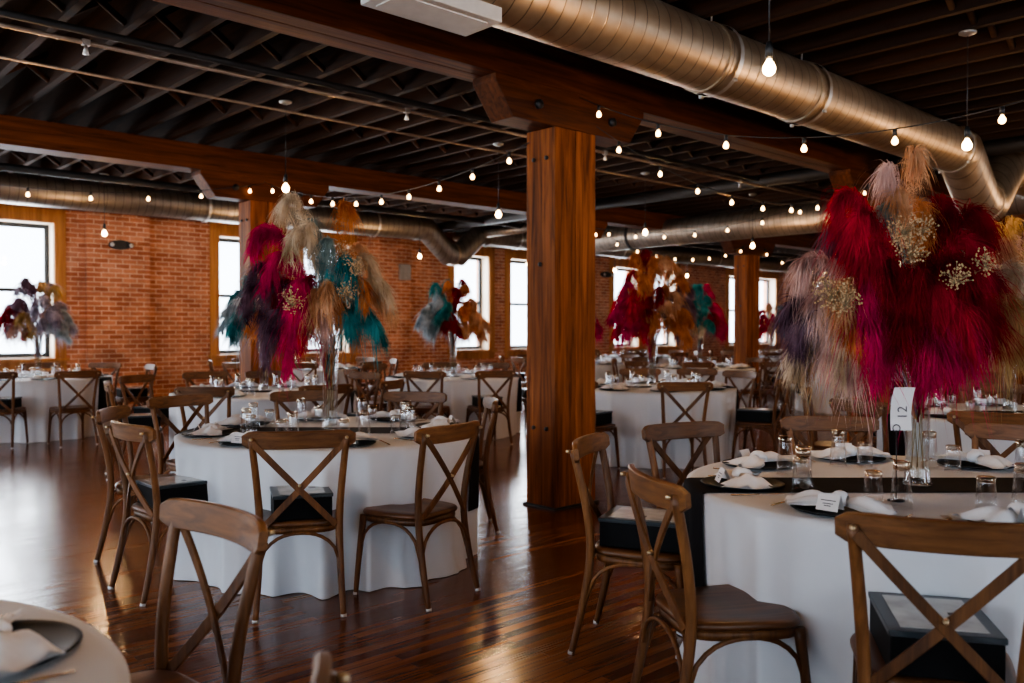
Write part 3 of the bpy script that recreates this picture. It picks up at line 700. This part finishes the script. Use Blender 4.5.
def ring_chairs(key, desc, n=8, skip=(), rot=0., dist=1.44, boxes=.5):
    cx, cy = TABLES[key]; to_cam = math.atan2(-cy, -cx)
    for k in range(n):
        if k in skip: continue
        a = to_cam+rot+2*PI*k/n+random.uniform(-.05, .05); rr = dist+random.uniform(-.02, .05)
        qx, qy = cx+(rr-BACK)*math.cos(a), cy+(rr-BACK)*math.sin(a)
        if any(math.hypot(qx-u[0], qy-u[1]) < .56 for u in SEATS) or any(kk != key and math.hypot(qx-u[0], qy-u[1]) < 1.3 for kk, u in TABLES.items()) or any(abs(qx-u[0]) < .55 and abs(qy-u[1]) < .5 for u in COLS): continue
        chair(cx+rr*math.cos(a), cy+rr*math.sin(a), a+PI+random.uniform(-.12, .12), 'brown cross-back chair, %s side of %s' % (SEAT8[k], desc), box=random.random() < boxes)

D_L1 = 'the big left table'; D_R1 = 'the front right table'; D_F1 = 'the bottom left corner table'
D_R2 = 'the middle right table'; D_L2 = 'the second left table'; D_L3 = 'the far left window table'
D_M3 = 'the middle left table'; D_R5 = 'the rear right table'
table('L1', 330, 5.35, D_L1, 11, detail=True, rot=.12)
table('R1', 918, 3.45, D_R1, 12, detail=True, rot=-.35)
table('R2', 652, 9.5, D_R2, 13, rot=.2); table('L2', 264, 8.8, D_L2, 14, rot=.3); table('L3', 38, 11.5, D_L3, 15, rot=.1)
table('M3', 453, 11.7, D_M3, 16, rot=.37); table('R5', 1010, 6.5, D_R5, 17, rot=.2)
D_L4 = 'the rear brick-wall table'; table('L4', 305, 14.3, D_L4, 18, vase=False)
D_R3 = 'the right far-column table'; table('R3', 700, 14.6, D_R3, 19, rot=.2)
D_T = 'the column-hidden table'; table('T', 578, 16.5, D_T, 20)
D_R4 = 'the farthest table of all'; table('R4', 772, 21.0, D_R4, 21)
D_Q = 'the table under the plumes'; table('Q', 850, 15.0, D_Q, 22, vase=False)
D_U = 'the far windows table'; table('U', 635, 20.5, D_U, 23, vase=False)
# foreground corner table
cx, cy = cw(-1.50, 1.15); TABLES['F1'] = (cx, cy)
o = settle('table', make_table, (cx, cy, 0), 0); tag(o, 'round banquet table, '+D_F1, 'table', 'round banquet tables')
c = make_cloth(31).build('tablecloth', 'cloth_white'); c.location = (cx, cy, 0); tag(c, 'white tablecloth on '+D_F1, 'tablecloth', 'white tablecloths')
u = make_runner(31, RUN+1.9).build('table_runner', 'runner_dark'); u.location = (cx, cy, 0); tag(u, 'dark runner across '+D_F1, 'table runner', 'dark table runners')
def campol(cx, cy, r, d):   # angle from centre to a camera-frame point
    x, y = cw(r, d); return math.atan2(y-cy, x-cx)
a0 = campol(cx, cy, px(52, 1.72), 1.72)
for k in range(8): setting(cx, cy, a0+2*PI*k/8, 8, D_F1, k, True, ['upper', 'upper left', 'left', 'lower left', 'lowest', 'lower right', 'right', 'upper right'], card=k > 1)

# explicit chairs : (pixel x of the rail, depth of the rail, table, twist, where, box)
def ch(x, d, tb, where, box=None, tw=0., boxlab=None):
    bx_, by_ = P(x, d); tx, ty = TABLES[tb]; dd = math.hypot(bx_-tx, by_-ty); mn = {'L1': 1.22, 'R1': 1.25, 'F1': 0}.get(tb, 1.43)
    if dd < mn: bx_, by_ = tx+(bx_-tx)*mn/dd, ty+(by_-ty)*mn/dd
    chair(bx_, by_, math.atan2(ty-by_, tx-bx_)+tw, 'brown cross-back chair '+where, box, boxlab=boxlab)
ch(300, 4.16, 'L1', 'seen squarely from behind, front of the big left table', True, .14, 'black gift box with pale lid panel, on the front chair of the big left table')
ch(450, 4.42, 'L1', 'with a bare seat, front right of the big left table', None, .27)
ch(474, 6.0, 'L1', 'seen edge-on right of the big left table, beside the nearest column', None, -.5)
ch(415, 6.75, 'L1', 'at the far right of the big left table', True)
ch(304, 6.85, 'L1', 'facing us across the big left table, behind its vase', None)
ch(180, 6.35, 'L1', 'at the far left of the big left table', None)
ch(112, 5.35, 'L1', 'seen from the side at the left of the big left table', None, .1)
ch(136, 4.50, 'L1', 'with a big black box, front left of the big left table', True, .0, 'large black gift box on the front left chair of the big left table')
ch(213, 2.31, 'F1', 'nearest of all at lower left, its back toward the open floor', None, -.19)
ch(947, 2.20, 'R1', 'large in the lower right corner, seen from behind', True, .05, 'black gift box with slate lid on the chair in the lower right corner')
ch(654, 2.88, 'R1', 'with a bare seat, front left of the front right table', None, -.27)
ch(590, 3.86, 'R1', 'with a black box, left of the front right table', True, -.05, 'black gift box on the chair left of the front right table')
ch(685, 4.45, 'R1', 'at the far left of the front right table', None, -.14)
ch(830, 4.80, 'R1', 'at the far side of the front right table, under the plumes', None)
ch(1022, 4.35, 'R1', 'at the far right of the front right table', None)
ch(998, 5.05, 'R5', 'in front of the table behind the front right one', None)
x, y = cw(-.30, 1.05); chair(x, y, campol(x, y, -1.2, 1.12), 'brown cross-back chair at the bottom edge, only the tip of its rail in view')
# R2
ch(678, 8.35, 'R2', 'seen squarely from behind, front of the middle right table', None)
ch(601, 8.75, 'R2', 'seen edge-on right beside the nearest column', True)
ch(748, 8.95, 'R2', 'at the right of the middle right table', True)
ch(740, 10.3, 'R2', 'at the far right of the middle right table', None)
ch(697, 10.9, 'R2', 'at the far side of the middle right table', None)
ch(640, 10.95, 'R2', 'behind the vase of the middle right table', None)
# L2
ch(222, 7.75, 'L2', 'in front of the second table on the left', None)
ch(146, 8.3, 'L2', 'nearer of the two at the left of the second table', True)
ch(136, 9.3, 'L2', 'farther of the two at the left of the second table', True)
ch(205, 10.1, 'L2', 'at the far left of the second table on the left', None)
ch(268, 10.3, 'L2', 'at the far side of the second table on the left', None)
ch(345, 9.7, 'L2', 'at the far right of the second table on the left', None)
ch(356, 8.5, 'L2', 'at the right of the second table on the left', True)
ch(325, 7.7, 'L2', 'near right of the second table on the left', None)
# L3
ch(78, 10.35, 'L3', 'in front of the far left table, seen from behind', None)
ch(4, 10.4, 'L3', 'cut by the left edge at the far left table', True)
ch(132, 12.2, 'L3', 'edge-on at the right of the far left table', True)
ch(105, 13.0, 'L3', 'at the far left table, back to the brick wall', None)
ch(40, 12.95, 'L3', 'at the far side of the far left table, before the window', None)
# M3
ch(428, 10.45, 'M3', 'left one of two in front of the second-row table', None)
ch(492, 10.5, 'M3', 'right one of two in front of the second-row table', True)
ch(377, 11.2, 'M3', 'nearer left of the second-row table', None)
ch(392, 12.3, 'M3', 'farther left of the second-row table', None)
ch(440, 13.1, 'M3', 'at the far side of the second-row table', None)
ch(490, 12.9, 'M3', 'at the far right of the second-row table', None)
ch(536, 12.0, 'M3', 'at the right of the second-row table', True)
ring_chairs('L4', D_L4, boxes=.3); ring_chairs('R3', D_R3, boxes=.4); ring_chairs('T', D_T, boxes=.3); ring_chairs('R4', D_R4, boxes=.3); ring_chairs('Q', D_Q, boxes=.4); ring_chairs('U', D_U, boxes=.3)
ring_chairs('R5', D_R5, skip=(0,), boxes=.4, rot=.1)

# ------------------------------------------------------------------ table number stand on the front right table
cx, cy = TABLES['R1']; x, y = P(897, 3.12)
r = empty('table_number_stand', (x, y, TH+.003), -HEAD)
m = MB(); m.lathe([(0, 0), (.030, 0), (.030, .004), (.005, .008), (0, .008)], 20); m.tube([(0, 0, .005), (0, 0, .25)], .0022, 8)
t = np.linspace(0, 2*PI, 17); m.tube([(.013*math.cos(a), 0, .263+.013*math.sin(a)) for a in t], .0018, 6, False); m.build('holder', 'black_iron', r)
m = MB(); G = [[(.006+u*.040+.018*(v*v), .006+.014*math.sin(2.2*v), .255+.155*v) for u in np.linspace(-.6, 1.3, 6)] for v in np.linspace(0, 1, 10)]; m.grid(G); card = m.build('number_card', 'card_white', r)
cu = bpy.data.curves.new('numeral', 'FONT'); cu.body = '12'; cu.size = .05; cu.align_x = 'CENTER'
to = bpy.data.objects.new('tmp', cu); COL.objects.link(to); bpy.context.view_layer.update()
me = bpy.data.meshes.new_from_object(to.evaluated_get(bpy.context.evaluated_depsgraph_get())); bpy.data.objects.remove(to)
me.materials.clear(); me.materials.append(MATS['ink']); no = bpy.data.objects.new('numeral', me); COL.objects.link(no); no.parent = card; no.location = (.036, -.003, .32); no.rotation_euler = (PI/2, -PI/2, 0)
tag(r, 'white table number card clipped on a thin stand by the vase', 'table sign')

# ------------------------------------------------------------------ plumes
def bez(P_, t):
    P_ = np.array(P_, float); t = np.asarray(t)[:, None]; return (1-t)**3*P_[0]+3*(1-t)**2*t*P_[1]+3*(1-t)*t**2*P_[2]+t**3*P_[3]
def plume_mesh(base, apex, end, nb, width, bw, s0=.35, hang=1., seed=0):
    """one dyed grass plume: a thin arching stem whose upper part carries hundreds of drooping hairs"""
    rg = np.random.default_rng(seed); base = np.array(base, float); apex = np.array(apex, float); end = np.array(end, float)
    c1 = base+(apex-base)*np.array([.25, .25, .75]); c2 = apex*1.0+(apex-base)*np.array([.25, .25, .16])
    C = [base, c1, c2, end]
    m = MB(); ts = np.linspace(0, 1, 16); m.tube(bez(C, ts), np.linspace(.0028, .0012, 16), 5, False)
    nc = max(8, nb//11); ci = rg.integers(0, nc, nb)
    sc_ = s0+(1-s0)*rg.random(nc)**.8; qc = rg.normal(size=(nc, 3)); lc = .6+.75*rg.random(nc); wc = rg.normal(size=(nc, 3))*.16
    s = np.clip(sc_[ci]+rg.normal(size=nb)*.035, s0*.9, 1); p = bez(C, s); T = bez(C, np.minimum(s+.02, 1.02))-bez(C, s-.02); T /= np.linalg.norm(T, axis=1)[:, None]
    q = qc[ci]+rg.normal(size=(nb, 3))*.42; q -= T*(q*T).sum(1)[:, None]; q /= np.linalg.norm(q, axis=1)[:, None]
    d0 = T*.75+q*(.55+.35*rg.random((nb, 1))); d0 /= np.linalg.norm(d0, axis=1)[:, None]
    prof = np.sin(PI*np.clip((s-s0)/(1-s0)*.78+.17, 0, 1))**.6; ln = width*lc[ci]*(.45+.8*rg.random(nb))*prof*1.12
    p = p+q*.006
    ln = ln*np.where(rg.random(nb) < .14, 1.6, 1.)
    side = np.cross(d0, rg.normal(size=(nb, 3))); side /= np.linalg.norm(side, axis=1)[:, None]
    K = 5; V = np.zeros((nb, 2*K+1, 3)); g = np.array([0, 0, -1.])
    wig = wc[ci]+rg.normal(size=(nb, 3))*.05
    for k in range(K+1):
        t = k/K; c = p+d0*(ln*t)[:, None]*(1-.45*t*hang)+g*(ln*hang*(.85*t**1.9))[:, None]+wig*(ln*t*t)[:, None]
        w = bw*(1-.75*t)
        if k < K: V[:, 2*k] = c+side*w/2; V[:, 2*k+1] = c-side*w/2
        else: V[:, 2*K] = c
    base_i = np.arange(nb)[:, None]*(2*K+1)
    fs = []
    for k in range(K-1): fs.append((base_i+np.array([2*k, 2*k+1, 2*k+3, 2*k+2])).tolist())
    F4 = [f for g_ in fs for f in g_]; F3 = (base_i+np.array([2*K-2, 2*K-1, 2*K])).tolist()
    m.add(V.reshape(-1, 3), F4+F3); return m
def breath(c, rad, n, seed, sc=1.):
    rg = np.random.default_rng(seed); m = MB(); c = np.array(c, float)
    for i in range(n):
        d = rg.normal(size=3); d /= np.linalg.norm(d); p = c+d*rad*1.35*rg.random()**.5; r = .0045*sc*(.7+.6*rg.random())
        v = np.array([(1, 0, 0), (-1, 0, 0), (0, 1, 0), (0, -1, 0), (0, 0, 1), (0, 0, -1)])*r+p
        m.add(v, [(0, 2, 4), (2, 1, 4), (1, 3, 4), (3, 0, 4), (2, 0, 5), (1, 2, 5), (3, 1, 5), (0, 3, 5)])
        if i % 3 == 0: m.tube([c+(p-c)*.1-np.array([0, 0, rad*.5]), p], .0012, 3, False, mi=1)
    return m
def bouquet(tb, label, plumes, dens, bw, width=.10, breaths=(), seed=0, ctr=None, zc=None):
    """plumes: list of (material, apex(right, toward camera, up), end(...)) in metres from the vase mouth"""
    cx, cy = TABLES[tb]; z = TH+.57; r = empty('feather_arrangement', (cx, cy, z), -HEAD)   # local x = to the right in the hall, local -y = toward the aisle
    for i, pl in enumerate(plumes):
        c, a, e = pl[:3]; w = pl[3] if len(pl) > 3 else 1.; s0 = pl[4] if len(pl) > 4 else .35
        base = (rng.normal()*.015, rng.normal()*.015, -.22-.1*rng.random())
        a_ = (a[0], -a[1], a[2]); e_ = (e[0], -e[1], e[2])
        plume_mesh(base, a_, e_, int(dens*w), width*w, bw, s0=s0, seed=seed*100+i).build('plume', FE[c], r)
    for i, (c, rad, n) in enumerate(breaths):
        o = breath((c[0], -c[1], c[2]), rad, n, seed*100+77+i, max(1., bw/.004*.8)).build('dried_blossom', ['breath_white', 'stem_green'], r); o['kind'] = 'stuff'
    m = MB()
    for k in range(6):
        a = 2*PI*k/6; m.tube([(.025*math.cos(a), .025*math.sin(a), -.50), (.035*math.cos(a+2), .035*math.sin(a+2), .02)], .0018, 5)
    m.build('stems', 'stem_green', r)
    return tag(r, label, 'flower arrangement', 'tall feather arrangements on the tables')
def auto(cols, n, R, seed, top=.52):
    rg = random.Random(seed); out = []; off = rg.uniform(0, 6)
    for i in range(n):
        zz = 1-1.5*(i+.5)/n; a = i*2.39996+off; h = math.sqrt(1-zz*zz); k = rg.uniform(.85, 1.12)
        dx, dy = h*math.cos(a), h*math.sin(a)
        ap = (R*.72*k*dx, R*.72*k*dy, (.30+R*.85*zz*k+(.08 if zz > .7 else 0))*top/.52); en = (R*1.08*k*dx, R*1.08*k*dy, ap[2]-(.05 if zz > .75 else .17)*rg.uniform(.8, 1.4)-.02)
        sect = min(.999, max(0, (dx+1)/2+rg.uniform(-.16, .16)))
        out.append((cols[int(sect*len(cols)) % len(cols)], ap, en, rg.uniform(.85, 1.15), .4))
    return out
# --- big left arrangement.  scale 162 px per metre; mouth at z 1.33
def from_px(xc, d, lst):
    out = []; r0 = (xc-512)/F*d; z0 = TH+.57
    def at(x, y, dep): return ((x-512)/F*(d-dep)-r0, dep, HC+(HY-y)/F*(d-dep)-z0)
    for c, a_, e_, dep, w, *rest in lst: out.append((c, at(*a_, dep*.6), at(*e_, dep), w, *rest))
    return out
def breath_px(xc, d, lst): r0 = (xc-512)/F*d; return [(((x-512)/F*(d-dep)-r0, dep, HC+(HY-y)/F*(d-dep)-TH-.57), rad, n) for x, y, dep, rad, n in lst]
pl = from_px(330, 5.35, [
    ('magenta', (276, 212), (250, 255), .05, 1.05), ('magenta', (290, 232), (262, 290), .12, 1.1), ('cream', (296, 185), (282, 218), -.02, 1.15, .45), ('cream', (304, 205), (312, 262), .10, 1.0),
    ('sage', (310, 206), (318, 250), -.05, 1.0), ('rust', (340, 196), (352, 222), 0, 1.0, .4), ('rust', (338, 232), (346, 275), .08, 1.), ('cream', (360, 238), (378, 290), -.02, 1.1),
    ('peach', (352, 232), (372, 270), -.08, .95), ('teal', (330, 250), (338, 300), .1, 1.), ('teal', (350, 262), (366, 312), .1, 1.), ('plum', (272, 262), (262, 330), .05, 1.1), ('plum', (268, 290), (266, 365), .12, 1.1),
    ('magenta', (296, 258), (292, 330), .20, 1.15), ('magenta', (294, 290), (289, 372), .22, 1.15), ('crimson', (300, 280), (300, 345), .18, 1.), ('peach', (314, 272), (318, 330), .20, 1.1), ('dusty_pink', (322, 290), (326, 345), .18, 1.),
    ('teal', (344, 296), (352, 338), .15, 1.), ('teal', (352, 292), (376, 330), .08, 1.1), ('rust', (336, 280), (342, 325), .12, .9), ('peach', (368, 285), (398, 322), 0, .9), ('dusty_pink', (360, 270), (392, 300), -.05, .9),
    ('plum', (262, 245), (250, 300), -.1, 1.), ('burgundy', (285, 262), (276, 320), .0, 1.), ('rust', (285, 290), (248, 330), -.12, 1.), ('sage', (318, 236), (326, 285), .02, .95), ('plum', (280, 300), (274, 352), .15, .9),
    ('burgundy', (310, 255), (308, 320), .08, 1.), ('cream', (335, 255), (352, 300), -.15, 1.), ('magenta', (280, 240), (270, 300), -.15, 1.), ('teal', (320, 265), (330, 330), -.15, 1.),
    ('crimson', (312, 300), (304, 350), -.1, 1.), ('magenta', (284, 226), (252, 246), .1, 1.), ('magenta', (302, 262), (300, 318), .24, 1.), ('plum', (256, 262), (246, 322), .02, 1.), ('cream', (300, 212), (290, 262), .16, 1.), ('peach', (326, 262), (330, 320), .22, 1.), ('teal', (342, 240), (352, 290), .18, 1.), ('sage', (326, 222), (332, 270), .14, .9), ('rust', (356, 262), (366, 308), .16, .9), ('teal', (360, 300), (384, 342), .14, 1.), ('cream', (372, 262), (392, 312), .06, .9), ('rust', (345, 300), (356, 340), -.15, 1.)])
X_ = lambda x: (x-322)/F*5.35
bouquet('L1', 'tall bouquet of magenta, cream, rust and teal plumes on the big left table', pl, 700, .0048, .115, breath_px(330, 5.35, [(356, 268, .24, .055, 110), (348, 292, .26, .05, 90), (292, 300, .30, .065, 130), (345, 250, .2, .045, 60)]), seed=1)
# --- big right arrangement
pl = from_px(918, 3.45, [
    ('crimson', (850, 178), (838, 225), .05, 1.15), ('crimson', (858, 190), (858, 262), .16, 1.2), ('crimson', (868, 215), (872, 300), .20, 1.2), ('magenta', (862, 250), (868, 345), .24, 1.2), ('magenta', (872, 290), (878, 385), .26, 1.1),
    ('plum', (838, 212), (832, 258), -.05, 1.05), ('dusty_pink', (888, 156), (886, 192), .06, .75, .5), ('sage', (886, 190), (888, 235), .05, .75), ('peach', (910, 146), (918, 170), .04, .8, .5), ('peach', (902, 168), (898, 232), .10, .85), ('rust', (915, 185), (925, 240), .05, .9),
    ('burgundy', (934, 190), (948, 225), .02, 1.1), ('burgundy', (962, 196), (986, 240), .05, 1.25), ('crimson', (955, 215), (982, 285), .12, 1.2), ('burgundy', (945, 235), (962, 300), .2, 1.2), ('crimson', (930, 255), (938, 330), .26, 1.2), ('magenta', (928, 290), (932, 388), .28, 1.2),
    ('burgundy', (912, 250), (914, 320), .28, 1.15), ('burgundy', (900, 270), (900, 350), .28, 1.1), ('crimson', (950, 280), (965, 352), .24, 1.2), ('burgundy', (968, 270), (992, 345), .16, 1.25), ('crimson', (975, 250), (1004, 315), .05, 1.2), ('magenta', (960, 300), (970, 365), .2, 1.1),
    ('dusty_pink', (822, 243), (798, 285), .02, 1.1), ('dusty_pink', (832, 262), (815, 330), .10, 1.2), ('dusty_pink', (840, 290), (828, 372), .15, 1.1), ('cream', (845, 300), (845, 378), .2, 1.), ('peach', (848, 262), (846, 320), .22, 1.), ('plum', (812, 280), (785, 325), .0, 1.15),
    ('plum', (820, 300), (795, 350), .08, 1.1), ('lilac', (825, 275), (806, 345), .05, 1.), ('cream', (812, 320), (792, 372), .05, .95), ('gold', (835, 320), (800, 372), 0, .9), ('dusty_pink', (850, 320), (850, 385), .2, 1.), ('rust', (850, 290), (856, 350), .22, 1.),
    ('gold', (985, 292), (1016, 362), .06, 1.15), ('peach', (1006, 222), (1004, 290), .0, 1.1, .45), ('cream', (1016, 240), (1028, 320), .05, 1.1), ('gold', (1000, 270), (1024, 350), .1, 1.1), ('burgundy', (890, 240), (884, 310), .24, 1.1), ('crimson', (880, 250), (880, 330), -.1, 1.1), ('burgundy', (920, 230), (928, 290), -.12, 1.2),
    ('plum', (860, 235), (850, 300), -.15, 1.2), ('burgundy', (955, 240), (970, 310), -.15, 1.2), ('crimson', (900, 290), (905, 350), -.15, 1.2), ('magenta', (885, 300), (888, 372), .25, 1.), ('burgundy', (912, 300), (920, 355), .24, 1.1), ('magenta', (945, 310), (952, 368), .2, 1.)])
bouquet('R1', 'huge bouquet of crimson, burgundy and dusty pink plumes over the front right table', pl, 950, .0036, .115, breath_px(918, 3.45, [(902, 228, .22, .05, 100), (908, 248, .26, .055, 120), (922, 226, .2, .045, 70), (832, 292, .24, .06, 140), (845, 300, .28, .05, 100), (955, 276, .28, .045, 90), (985, 262, .2, .045, 70)]), seed=2)
def B(tb, label, cols, n, seed, R=.42, dens=460, bw=.009, top=.52):
    n += 12
    bouquet(tb, label, auto(cols, n, R, seed, top), dens, bw, .12, [((.05, .2, .15), .07, 60), ((-.1, .18, .05), .06, 50)], seed)
B('L2', 'bouquet of teal, rust and cream plumes left of the big magenta one', ['pale_blue', 'teal', 'teal', 'cream', 'rust', 'rust', 'burgundy'], 28, 31, R=.37)
B('L3', 'bouquet of lilac, pink and gold plumes in front of the far left window', ['lilac', 'burgundy', 'plum', 'dusty_pink', 'gold', 'lilac', 'pale_blue'], 28, 32)
B('M3', 'bouquet of pale blue, burgundy and rust plumes left of the nearest column', ['pale_blue', 'pale_blue', 'teal', 'burgundy', 'rust', 'rust', 'peach'], 32, 33)
B('R2', 'bouquet of magenta, burgundy and rust plumes right of the nearest column', ['magenta', 'crimson', 'rust', 'burgundy', 'peach', 'rust', 'plum'], 36, 34, top=.66)
B('R3', 'bouquet of teal, magenta and cream plumes beside the right far column', ['dusty_pink', 'cream', 'teal', 'teal', 'burgundy', 'magenta', 'magenta'], 28, 35, top=.58)
B('R5', 'bouquet of tan and peach plumes cut by the right edge', ['peach', 'cream', 'gold', 'dusty_pink', 'peach'], 32, 36, dens=420, bw=.006, top=.6)
B('T', 'bouquet of pink plumes mostly hidden behind the nearest column', ['magenta', 'crimson', 'dusty_pink', 'magenta'], 20, 37)
B('R4', 'small distant bouquet of pink and teal plumes beyond the right far column', ['crimson', 'peach', 'teal'], 20, 38)

# ------------------------------------------------------------------ camera, world, colour
cam = bpy.data.cameras.new('camera'); co = bpy.data.objects.new('camera', cam); COL.objects.link(co)
cam.sensor_width = 36; cam.lens = F/1024*36; cam.clip_start = .05
pitch = -math.atan((341.5-HY)/F); co.location = (0, 0, HC); co.rotation_euler = (PI/2+pitch, 0, -HEAD)
cam.dof.use_dof = True; cam.dof.focus_distance = 3.9; cam.dof.aperture_fstop = 2.6
scn.camera = co
w = bpy.data.worlds.new('sky'); scn.world = w; w.use_nodes = True; bg = w.node_tree.nodes['Background']; bg.inputs[0].default_value = (.80, .90, 1., 1); bg.inputs[1].default_value = 6.5
scn.view_settings.view_transform = 'AgX'; scn.view_settings.look = 'AgX - Medium High Contrast'; scn.view_settings.exposure = 0.40
cy_ = scn.cycles; cy_.max_bounces = 7; cy_.diffuse_bounces = 3; cy_.glossy_bounces = 3; cy_.transparent_max_bounces = 24; cy_.transmission_bounces = 4
cy_.caustics_reflective = False; cy_.caustics_refractive = False; cy_.use_denoising = True; cy_.sample_clamp_indirect = 4.0; cy_.use_light_tree = True
